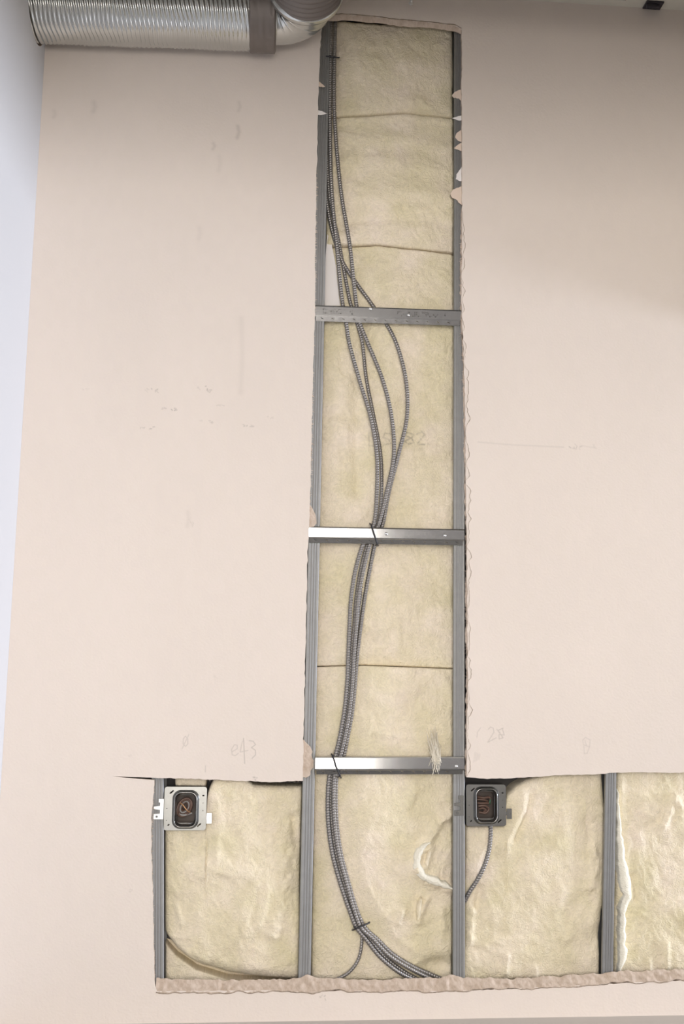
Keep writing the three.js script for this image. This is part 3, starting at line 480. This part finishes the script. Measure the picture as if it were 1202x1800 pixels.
{ // wisp pulled over the lowest track
  const r = rng(909), gs = [];
  for (let i = 0; i < 55; i++) {
    const x = 762 + (r() - 0.5) * 26, e = 764 + (r() - 0.5) * 14 - (r() < 0.4 ? 4 : 0), y0 = 1262 + r() * 40, y1 = 1335 + r() * r() * 34;
    const P = []; for (let k = 0; k <= 6; k++) { const t = k / 6, y = lerp(y0, y1, t), p = at(lerp(x, e, t) + 5 * noise(t * 3, i, 31), y, -0.02); P.push(v3(p.x, p.y, lerp(-0.044, 0.0015 + 0.004 * r(), smooth(0.1, 0.7, t)))); }
    gs.push(new THREE.TubeGeometry(new THREE.CatmullRomCurve3(P), 10, 0.0003 + 0.0004 * r(), 4));
  }
  const w = mesh('fibre_wisp', join(gs), M.fibre, lowerBatt); w.userData = { kind: 'stuff', label: 'pale wisp of fibres hanging over the track' };
}

// ---------- armoured cables ----------
function cable(label, pts, r = 0.0059, pitch = 0.0072, mat = M.cable, group = 'armoured cables in the tall opening') {
  const c = new THREE.CatmullRomCurve3(pts.map(([x, y, z]) => at(x, y, z)), false, 'centripetal', 0.5), len = c.getLength(), per = 7, n = Math.round(len / pitch * per), m = 9, pos = [], idx = [];
  const P = c.getSpacedPoints(n), X = v3(0, 0, 1);
  for (let i = 0; i <= n; i++) {
    const t = P[Math.min(n, i + 1)].clone().sub(P[Math.max(0, i - 1)]).normalize(), b = new THREE.Vector3().crossVectors(t, X).normalize(), q = new THREE.Vector3().crossVectors(b, t).normalize();
    for (let j = 0; j < m; j++) {
      const a = j / m * Math.PI * 2, ph = i / per + j / m, f = ph - Math.floor(ph), rr = r * (0.76 + 0.26 * Math.pow(Math.abs(Math.sin(Math.PI * f)), 0.6));
      pos.push(P[i].x + rr * (Math.cos(a) * b.x + Math.sin(a) * q.x), P[i].y + rr * (Math.cos(a) * b.y + Math.sin(a) * q.y), P[i].z + rr * (Math.cos(a) * b.z + Math.sin(a) * q.z));
    }
  }
  for (let i = 0; i < n; i++) for (let j = 0; j < m; j++) { const a = i * m + j, b = i * m + (j + 1) % m; idx.push(a, b, a + m, b, b + m, a + m); }
  const e0 = pos.length / 3; pos.push(P[0].x, P[0].y, P[0].z, P[n].x, P[n].y, P[n].z);
  for (let j = 0; j < m; j++) { idx.push(e0, (j + 1) % m, j, e0 + 1, n * m + j, n * m + (j + 1) % m); }
  const g = new THREE.BufferGeometry(); g.setAttribute('position', new THREE.Float32BufferAttribute(pos, 3)); g.setIndex(idx); g.computeVertexNormals();
  return tag(mesh('armoured_cable', g, mat), label, 'cable', group);
}
const zf = -0.020, zb = -0.0335;
const mk = (ys, xs, z) => ys.map((y, i) => [xs[i], y, typeof z === 'function' ? z(y) : z]);
const Y1 = [18, 100, 200, 333, 433, 500, 533, 567, 600, 667, 733, 800, 867, 920, 940, 957, 1000, 1050, 1100, 1150, 1200, 1250, 1300, 1325, 1345, 1363, 1400, 1450, 1500, 1550, 1600, 1630];
cable('grey armoured cable leftmost of the four below the top track', [...mk(Y1, [582, 581, 580, 583, 592, 598, 602, 608, 613, 631, 651, 662, 662, 657, 648, 638, 625, 617, 614, 612, 610, 605, 596, 590, 584, 579, 576, 577, 584, 597, 614, 626], zf), [643, 1651, zf], [667, 1681, -0.022], [700, 1708, -0.024], [728, 1722, -0.028], [750, 1731, -0.031]]);
cable('grey armoured cable second from the right below the top track, bowing gently rightwards', [...mk(Y1, [590, 588, 588, 599, 615, 622, 626, 632, 645, 672, 688, 692, 679, 666, 658, 650, 639, 630, 626, 622, 619, 614, 605, 599, 593, 588, 586, 588, 595, 608, 622, 634], zf), [655, 1650, zf], [682, 1678, -0.022], [718, 1701, -0.024], [748, 1716, -0.028], [775, 1729, -0.031]]);
cable('dark thin-looking armoured cable hanging behind the leftmost bowed one', mk([...Y1, 1650, 1681, 1708, 1724, 1733], [577, 577, 576, 578, 597, 609, 616, 627, 636, 644, 657, 669, 670, 664, 656, 646, 634, 626, 622, 617, 614, 610, 600, 594, 588, 583, 581, 583, 590, 603, 619, 632, 649, 675, 710, 740, 762], zb), 0.0055);
cable('grey armoured cable that swings furthest right below the top track', [...mk([18, 100, 200, 333, 410, 460, 500, 533, 550, 567, 600, 667, 733, 800, 867, 920, 940, 957, 1000, 1050, 1100, 1150, 1200, 1250, 1300, 1325, 1345, 1363, 1400, 1450, 1500, 1550, 1600, 1630], [571, 569, 568, 572, 585, 602, 628, 652, 664, 677, 695, 713, 715, 700, 683, 673, 666, 659, 650, 641, 634, 628, 624, 619, 610, 605, 598, 592, 590, 592, 599, 612, 627, 641], (y) => (y > 560 && y < 900 ? lerp(zb, zf, smooth(560, 620, y) * (1 - smooth(780, 880, y))) : zb)), [664, 1652, zb], [690, 1677, zb], [726, 1699, zb], [760, 1714, zb], [790, 1727, zb]]);
cable('thinner armoured cable that leaves the bundle at the lowest tie and curls back left', [...mk([18, 100, 200, 333, 433, 533, 567, 600, 667, 733, 800, 867, 920, 957], [585, 584, 583, 590, 603, 619, 632, 640, 648, 658, 670, 673, 668, 652], -0.068), ...mk([1050, 1150, 1250, 1325, 1400, 1500, 1600, 1625], [634, 622, 614, 597, 586, 592, 620, 630], -0.0465), [635, 1641, -0.042], [635.5, 1660, -0.036], [629, 1688, -0.032], [613, 1709, -0.031], [590, 1722, -0.031], [566, 1730, -0.032]], 0.0046);
cable('short grey armoured cable hanging from the darker electrical box on the right', [[862, 1452, -0.040], [862, 1470, -0.034], [859, 1495, -0.026], [851, 1522, -0.022], [838, 1548, -0.024], [825, 1568, -0.030], [817, 1584, -0.042]], 0.0062, 0.0072, M.cable, 'armoured cables at the boxes');

// ---------- cable ties ----------
function tie(label, pts, head, r = 0.0022) {
  const t = thing('cable_tie', label, 'cable tie', null, 'black cable ties');
  const c = new THREE.CatmullRomCurve3(pts.map(([x, y, z]) => at(x, y, z)), true, 'catmullrom', 0.4);
  mesh('strap', new THREE.TubeGeometry(c, 60, r, 6, true), M.black, t);
  const h = at(...head); mesh('head', box(0.006, 0.0055, 0.005, h.x, h.y, h.z, 0.001), M.black, t);
  return t;
}
tie('black cable tie round the cable bundle near the top of the opening', [[562, 99, -0.03], [566, 99, -0.0215], [578, 99, -0.0125], [592, 101, -0.0125], [596, 101, -0.022], [590, 101, -0.055], [570, 99, -0.052]], [580, 99, -0.0105]);
tie('black cable tie slanting across the middle bracing track', [[651, 921, -0.014], [653, 925, -0.0015], [657, 937, 0.0002], [661, 950, -0.0035], [663, 957, -0.012], [664, 958, -0.05], [655, 940, -0.057], [650, 922, -0.05]], [663, 956, -0.0085]);
tie('black cable tie slanting across the shiny part of the lowest track', [[583, 1326, -0.014], [585, 1330, 0.0002], [588, 1338, 0.0022], [590, 1346, 0.0032], [595, 1358, 0.0036], [597, 1363, 0.0020], [598, 1365, -0.012], [599, 1366, -0.05], [590, 1346, -0.057], [583, 1327, -0.05]], [597, 1364, -0.0085]);
tie('black cable tie where the cable bundle fans out above the sill', [[622, 1634, -0.018], [630, 1630, -0.0125], [640, 1626, -0.0135], [649, 1622, -0.03], [646, 1622, -0.055], [620, 1634, -0.054]], [623, 1629, -0.016]);

// ---------- electrical boxes ----------
function rrect(x0, y0, x1, y1, r, P = THREE.Shape) {
  const s = new P(); s.moveTo(x0 + r, y0); s.lineTo(x1 - r, y0); s.absarc(x1 - r, y0 + r, r, -Math.PI / 2, 0); s.lineTo(x1, y1 - r); s.absarc(x1 - r, y1 - r, r, 0, Math.PI / 2); s.lineTo(x0 + r, y1); s.absarc(x0 + r, y1 - r, r, Math.PI / 2, Math.PI); s.lineTo(x0, y0 + r); s.absarc(x0 + r, y0 + r, r, Math.PI, Math.PI * 1.5); return s;
}
function electricalBox(label, cxPx, cyPx, sizePx, o) {
  const c = at(cxPx, cyPx, -0.02), s = sizePx * 0.00158, hs = s / 2, t = thing('electrical_box', label, 'electrical box', v3(c.x, c.y, -0.02));
  const ox = o.ox * s, oy = o.oy * s, cw = 0.031, ch = 0.0485, cr = 0.019;       // collar half width, half height
  // box body: open-fronted square steel box
  const bs = hs - 0.002, d = 0.050;
  mesh('box_body', join([box(2 * bs, 2 * bs, 0.0016, 0, 0, -d), box(0.0016, 2 * bs, d, -bs, 0, -d / 2 - 0.002), box(0.0016, 2 * bs, d, bs, 0, -d / 2 - 0.002), box(2 * bs, 0.0016, d, 0, bs, -d / 2 - 0.002), box(2 * bs, 0.0016, d, 0, -bs, -d / 2 - 0.002)]), M.zinc, t);
  // ring plate with slots
  const pl = rrect(-hs, -hs, hs, hs, 0.007); pl.holes.push(rrect(ox - cw, oy - ch, ox + cw, oy + ch, cr, THREE.Path));
  const slot = (x, y, l, w, a) => { const p = new THREE.Path(), n = 10, q = []; for (let k = 0; k < 2 * n; k++) { const e = k < n, f = (k % n) / (n - 1) * Math.PI + (e ? -Math.PI / 2 : Math.PI / 2), lx = (e ? l / 2 : -l / 2) + w / 2 * Math.cos(f), ly = w / 2 * Math.sin(f); q.push(new THREE.Vector2(x + lx * Math.cos(a) - ly * Math.sin(a), y + lx * Math.sin(a) + ly * Math.cos(a))); } p.setFromPoints(q); return p; };
  pl.holes.push(slot(-hs * 0.66, hs * 0.76, 0.009, 0.0042, 0.7), slot(hs * 0.68, -hs * 0.76, 0.009, 0.0042, 0.7), slot(-hs * 0.76, -hs * 0.76, 0.002, 0.004, 0.7), slot(hs * 0.84, hs * 0.60, 0.002, 0.004, 0));
  pl.holes.push(slot(-hs * 0.86, 0, 0.0005, 0.0026, 0), slot(hs * 0.84, -0.1 * hs, 0.0005, 0.0026, 0), slot(hs * 0.84, 0.25 * hs, 0.0005, 0.002, 0), slot(-hs * 0.86, -0.55 * hs, 0.0005, 0.002, 0));
  const pg = new THREE.ExtrudeGeometry(pl, { depth: 0.0014, bevelEnabled: true, bevelThickness: 0.0004, bevelSize: 0.0004, bevelSegments: 2, curveSegments: 10 });
  mesh('ring_plate', boxUV(pg), o.shiny ? M.litPlateSteel : M.boxSteel, t);  // shiny picks the steel lightened in place of window light
  // raised collar: flared rim lofted from plate to opening
  const loop = (hw, hh, r, z, sx = 0, sy = 0) => { const pts = rrect(-hw, -hh, hw, hh, r).getSpacedPoints(72); return pts.slice(0, 72).map((p) => [ox + p.x + sx, oy + p.y + sy, z]); };
  const rings = [loop(cw + 0.0045, ch + 0.0015, cr + 0.003, 0.0016), loop(cw + 0.002, ch - 0.0005, cr + 0.001, 0.0045), loop(cw - 0.0005, ch - 0.003, cr - 0.001, 0.0105), loop(cw - 0.002, ch - 0.0045, cr - 0.002, 0.0115), loop(cw - 0.0035, ch - 0.006, cr - 0.003, 0.0105), loop(cw - 0.0045, ch - 0.007, cr - 0.003, 0.003), loop(cw - 0.0055, ch - 0.0085, cr - 0.004, -0.004), loop(cw - 0.0070, ch - 0.0125, 0.010, -0.005)];
  const pos = [], idx = [], m = 72; rings.forEach((R) => R.forEach((p) => pos.push(...p)));
  for (let k = 0; k < rings.length - 1; k++) for (let j = 0; j < m; j++) { const a = k * m + j, b = k * m + (j + 1) % m; idx.push(a, b, a + m, b, b + m, a + m); }
  const cg = new THREE.BufferGeometry(); cg.setAttribute('position', new THREE.Float32BufferAttribute(pos, 3)); cg.setIndex(idx); cg.computeVertexNormals();
  mesh('collar', boxUV(cg), M.boxSteel, t);
  // folded conductors inside
  const coil = (P, r, mat, name) => mesh(name, new THREE.TubeGeometry(new THREE.CatmullRomCurve3(P.map(([x, y, z]) => v3(ox + x, oy + y, z))), 60, r, 8), mat, t);
  if (o.loops === 1) {
    for (let k = 0; k < 4; k++) { const q = 1.35 - k * 0.24, P = []; for (let a = 0; a <= 22; a++) { const f = a / 22 * Math.PI * 2.15 + k * 0.5, x = 0.013 * q * Math.cos(f), y = 0.019 * q * Math.sin(f); P.push([-0.004 + x * 0.82 - y * 0.5 * -1, 0.003 + y * 0.82 - x * 0.55, -0.012 - 0.004 * k + 0.002 * Math.sin(f * 2)]); } coil(P, 0.0030, k === 2 ? M.greyWire : M.brownWire, 'wire'); }
    coil([[-0.017, 0.016, -0.012], [-0.008, 0.010, -0.006], [0.004, -0.004, -0.005], [0.012, -0.010, -0.012]], 0.0018, M.copper, 'wire');
    coil([[-0.02, -0.014, -0.014], [-0.005, -0.017, -0.012], [0.016, -0.012, -0.016]], 0.0024, M.greyWire, 'wire');
  } else {
    coil([[-0.02, 0.020, -0.016], [-0.004, 0.018, -0.010], [0.012, 0.019, -0.012], [0.014, 0.006, -0.014], [-0.004, 0.004, -0.010], [-0.02, 0.004, -0.014]], 0.0031, M.brownWire, 'wire');
    coil([[-0.02, 0.013, -0.018], [0, 0.012, -0.013], [0.008, 0.008, -0.016]], 0.0028, M.brownWire, 'wire');
    coil([[0.016, 0.016, -0.014], [0.013, 0.008, -0.009], [0.014, 0.001, -0.016]], 0.0022, M.greenWire, 'wire');
    coil([[-0.018, -0.004, -0.012], [0.0, -0.003, -0.010], [0.010, -0.012, -0.012], [0.002, -0.022, -0.012], [-0.016, -0.02, -0.014]], 0.0031, M.brownWire, 'wire');
    coil([[-0.016, -0.012, -0.014], [-0.006, -0.009, -0.011], [0.002, -0.014, -0.011], [-0.004, -0.02, -0.014]], 0.0028, M.brownWire, 'wire');
  }
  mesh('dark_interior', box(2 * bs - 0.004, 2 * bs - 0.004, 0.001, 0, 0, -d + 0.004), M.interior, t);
  // support ear on the far side and clip strap on the stud
  const ear = at(...o.ear, -0.02), strap = at(...o.strap, -0.0125);
  const es = rrect(-0.0068, -0.0135, 0.0068, 0.0135, 0.0012); es.holes.push(slot(0, 0.001, 0.0005, 0.004, 0));
  const eg = new THREE.ExtrudeGeometry(es, { depth: 0.0012, bevelEnabled: false }); eg.translate(ear.x - c.x, ear.y - c.y, -0.001);
  const arm = box(Math.abs(ear.x - c.x - hs) + 0.006, 0.010, 0.0012, (ear.x - c.x + hs) / 2 - 0.002, ear.y - c.y + 0.001, -0.002);
  mesh('ear', join([eg, arm]), o.shiny ? M.bright : M.boxSteel, t);
  const k = new THREE.Shape([[0.013, 0.026], [0.000, 0.026], [0.000, 0.017], [0.004, 0.017], [0.004, 0.008], [-0.012, 0.006], [-0.012, 0.000], [0.004, -0.002], [0.004, -0.012], [-0.012, -0.013], [-0.012, -0.026], [0.013, -0.026]].map(([x, y]) => new THREE.Vector2(x * o.flip, y)));
  k.holes.push(slot(-0.004 * o.flip, -0.0195, 0.0005, 0.006, 0));
  const kg = new THREE.ExtrudeGeometry(k, { depth: 0.0014, bevelEnabled: true, bevelThickness: 0.0004, bevelSize: 0.0003, bevelSegments: 1 });
  kg.translate(strap.x - c.x, strap.y - c.y, strap.z + 0.02 - 0.0006);
  mesh('stud_clip', kg, o.shiny ? M.bright : M.boxSteel, t);
  return t;
}
electricalBox('galvanised electrical box in light-brightened steel with coiled brown wires, clipped to the leftmost stud', 325.5, 1421, 70.5, { ox: 0.01, oy: -0.02, loops: 1, ear: [367.5, 1438.5], strap: [278.5, 1422], shiny: true, flip: 1 });
electricalBox('grey electrical box with dark brown wires, beside the right stud of the tall opening', 854, 1415.5, 69, { ox: 0.0, oy: 0.0, loops: 2, ear: [895, 1430.5], strap: [806, 1416], shiny: false, flip: 1 });

// ---------- ducts at the ceiling ----------
function sweep(P, radius, m, closeEnds = false) {                // P: array of {p, b, q}; radius(i, a)
  const pos = [], idx = [], n = P.length - 1;
  P.forEach(({ p, b, q }, i) => { for (let j = 0; j < m; j++) { const a = j / m * Math.PI * 2, r = radius(i, a); pos.push(p.x + r * (Math.cos(a) * b.x + Math.sin(a) * q.x), p.y + r * (Math.cos(a) * b.y + Math.sin(a) * q.y), p.z + r * (Math.cos(a) * b.z + Math.sin(a) * q.z)); } });
  for (let i = 0; i < n; i++) for (let j = 0; j < m; j++) { const a = i * m + j, b = i * m + (j + 1) % m; idx.push(a, a + m, b, b, a + m, b + m); }
  const g = new THREE.BufferGeometry(); g.setAttribute('position', new THREE.Float32BufferAttribute(pos, 3)); g.setIndex(idx); g.computeVertexNormals(); return g;
}
{
  const { r, y, z } = DUCT, up = v3(0, 1, 0);
  const xa = RX0 - 0.11, xb = at(436, 60, z).x, xc = at(484, 60, z).x, xo = at(538, 40, 0.24).x;
  const duct = thing('flexible_duct', 'silvery corrugated flexible duct running out of the left wall under the ceiling', 'duct', v3(xa, y - 0.010, z)); duct.rotation.z = 0.027;
  // corrugated run, axis +x
  const n = Math.round((xb - xa + 0.01) / 0.0015), run = []; for (let i = 0; i <= n; i++) run.push({ p: v3(i * 0.0015, 0.0015 * noise(i / 60, 1, 5), 0), b: v3(0, 0, 1), q: up });
  mesh('corrugated_run', sweep(run, (i, a) => { const s = i * 0.0015 / 0.012 + a / (Math.PI * 2) + 1.1 * Math.sin(a) + 0.35 * noise(i / 50, Math.cos(a) * 2, 6), f = s - Math.floor(s); return r * (0.988 + 0.010 * noise(i / 34, Math.cos(a) * 2, 9)) - 0.0016 + 0.0016 * Math.sin(2 * Math.PI * f); }, 72), M.foil, duct);
  const band = []; for (let i = 0; i <= 24; i++) band.push({ p: v3(xb - xa + (xc - xb) * i / 24, 0, 0), b: v3(0, 0, 1), q: up });
  mesh('tape_band', sweep(band, (i, a) => r + 0.0016 - (i === 0 || i === 24 ? 0.008 : 0) + 0.0012 * noise(i / 3, a * 4, 12), 64), M.tape, duct).userData.label = 'dark tape band at the joint';
  // smooth elbow turning towards the room
  const Rb = 0.082, el = []; const rr = r - 0.002;
  for (let i = 0; i <= 40; i++) { const a = i / 40 * Math.PI / 2; el.push({ p: v3(xc - xa + Rb * Math.sin(a), 0, Rb * (1 - Math.cos(a))), b: v3(-Math.sin(a), 0, Math.cos(a)), q: up }); }
  for (let i = 1; i <= 6; i++) el.push({ p: v3(xc - xa + Rb, 0, Rb + i * 0.005), b: v3(-1, 0, 0), q: up });
  mesh('elbow', sweep(el, (i, a) => Math.min(rr, Rb / 1.02 ) + (i % 10 === 0 ? 0.0012 : 0), 64), M.foil, duct);
  const cz = Rb + 0.03, col = []; for (let i = 0; i <= 6; i++) col.push({ p: v3(xc - xa + Rb, 0, cz - 0.012 + i * 0.004), b: v3(-1, 0, 0), q: up });
  mesh('collar', sweep(col, (i) => rr + (i === 0 || i === 6 ? -0.004 : 0.003), 64), M.foil, duct);
  // second corrugated length to the trunk; dark colour stands in for shade
  const tz = 0.50 - z, n2 = Math.round((tz - cz) / 0.002), r2 = []; for (let i = 0; i <= n2; i++) r2.push({ p: v3(xc - xa + Rb, 0.03 * smooth(0, n2, i), cz + i * 0.002), b: v3(-1, 0, 0), q: up });
  mesh('corrugated_stub', sweep(r2, (i, a) => { const s = i * 0.002 / 0.0165 + a / (Math.PI * 2); return rr - 0.002 + 0.0035 * Math.sin(2 * Math.PI * s); }, 64), M.tape, duct).userData.label = 'flex length coming towards the room, painted dark for its shaded underside';
  // trunk duct that the stub feeds, unseen, added to shade the upper right wall
  const tx0 = xc + Rb - 0.14, tx1 = SHADE_BEAM.x - 0.002, trunk = thing('added_trunk_duct', 'rectangular sheet metal trunk duct added unseen under the ceiling to shade the wall', 'duct', v3(0, 0, 0));
  const ty0 = 2.588, ty1 = RY1 - 0.012;
  const seams = []; for (let x = tx0 + 0.02; x < tx1; x += 0.9) seams.push(box(0.03, ty1 - ty0 + 0.008, 0.47, x, (ty0 + ty1) / 2 - 0.001, 0.73));
  mesh('sheet_metal', box(tx1 - tx0, ty1 - ty0, 0.45, (tx0 + tx1) / 2, (ty0 + ty1) / 2, 0.73), M.zinc, trunk);
  seams.forEach((g) => mesh('flange', g, M.zinc, trunk));
}
// ---------- small fixings at the head of the wall ----------
{
  const p = at(1146, 3, 0.012), t = thing('pipe_clip', 'small dark metal clip at the ceiling line in the upper right corner', 'clip', v3(p.x, RY1, 0.02));
  mesh('base', box(0.055, 0.006, 0.036, 0, -0.003, 0.0, 0.002), M.darkMetal, t);
  const h = RY1 - at(1146, 17, 0.02).y; mesh('tongue', box(0.042, h - 0.004, 0.012, -0.004, -(h + 0.004) / 2, 0.006, 0.004), M.darkMetal, t);
  const q = at(722, 6, 0), s = thing('wall_anchor', 'tiny pale metal anchor stuck in the wall above the tall opening', 'anchor', v3(q.x, q.y, 0));
  const g = new THREE.LatheGeometry([[0, 0.016], [0.003, 0.0155], [0.0045, 0.013], [0.0045, 0.009], [0.003, 0.007], [0.003, 0.002], [0.0065, 0.001], [0.0065, 0], [0, 0]].map(([a, b]) => new THREE.Vector2(a, b)), 16); g.rotateX(Math.PI / 2);
  mesh('pin', g, M.bright, s); const hb = box(0.008, 0.016, 0.003, 0, -0.004, 0.0105, 0.001); mesh('tab', hb, M.bright, s);
}
renderer.render(scene, camera);
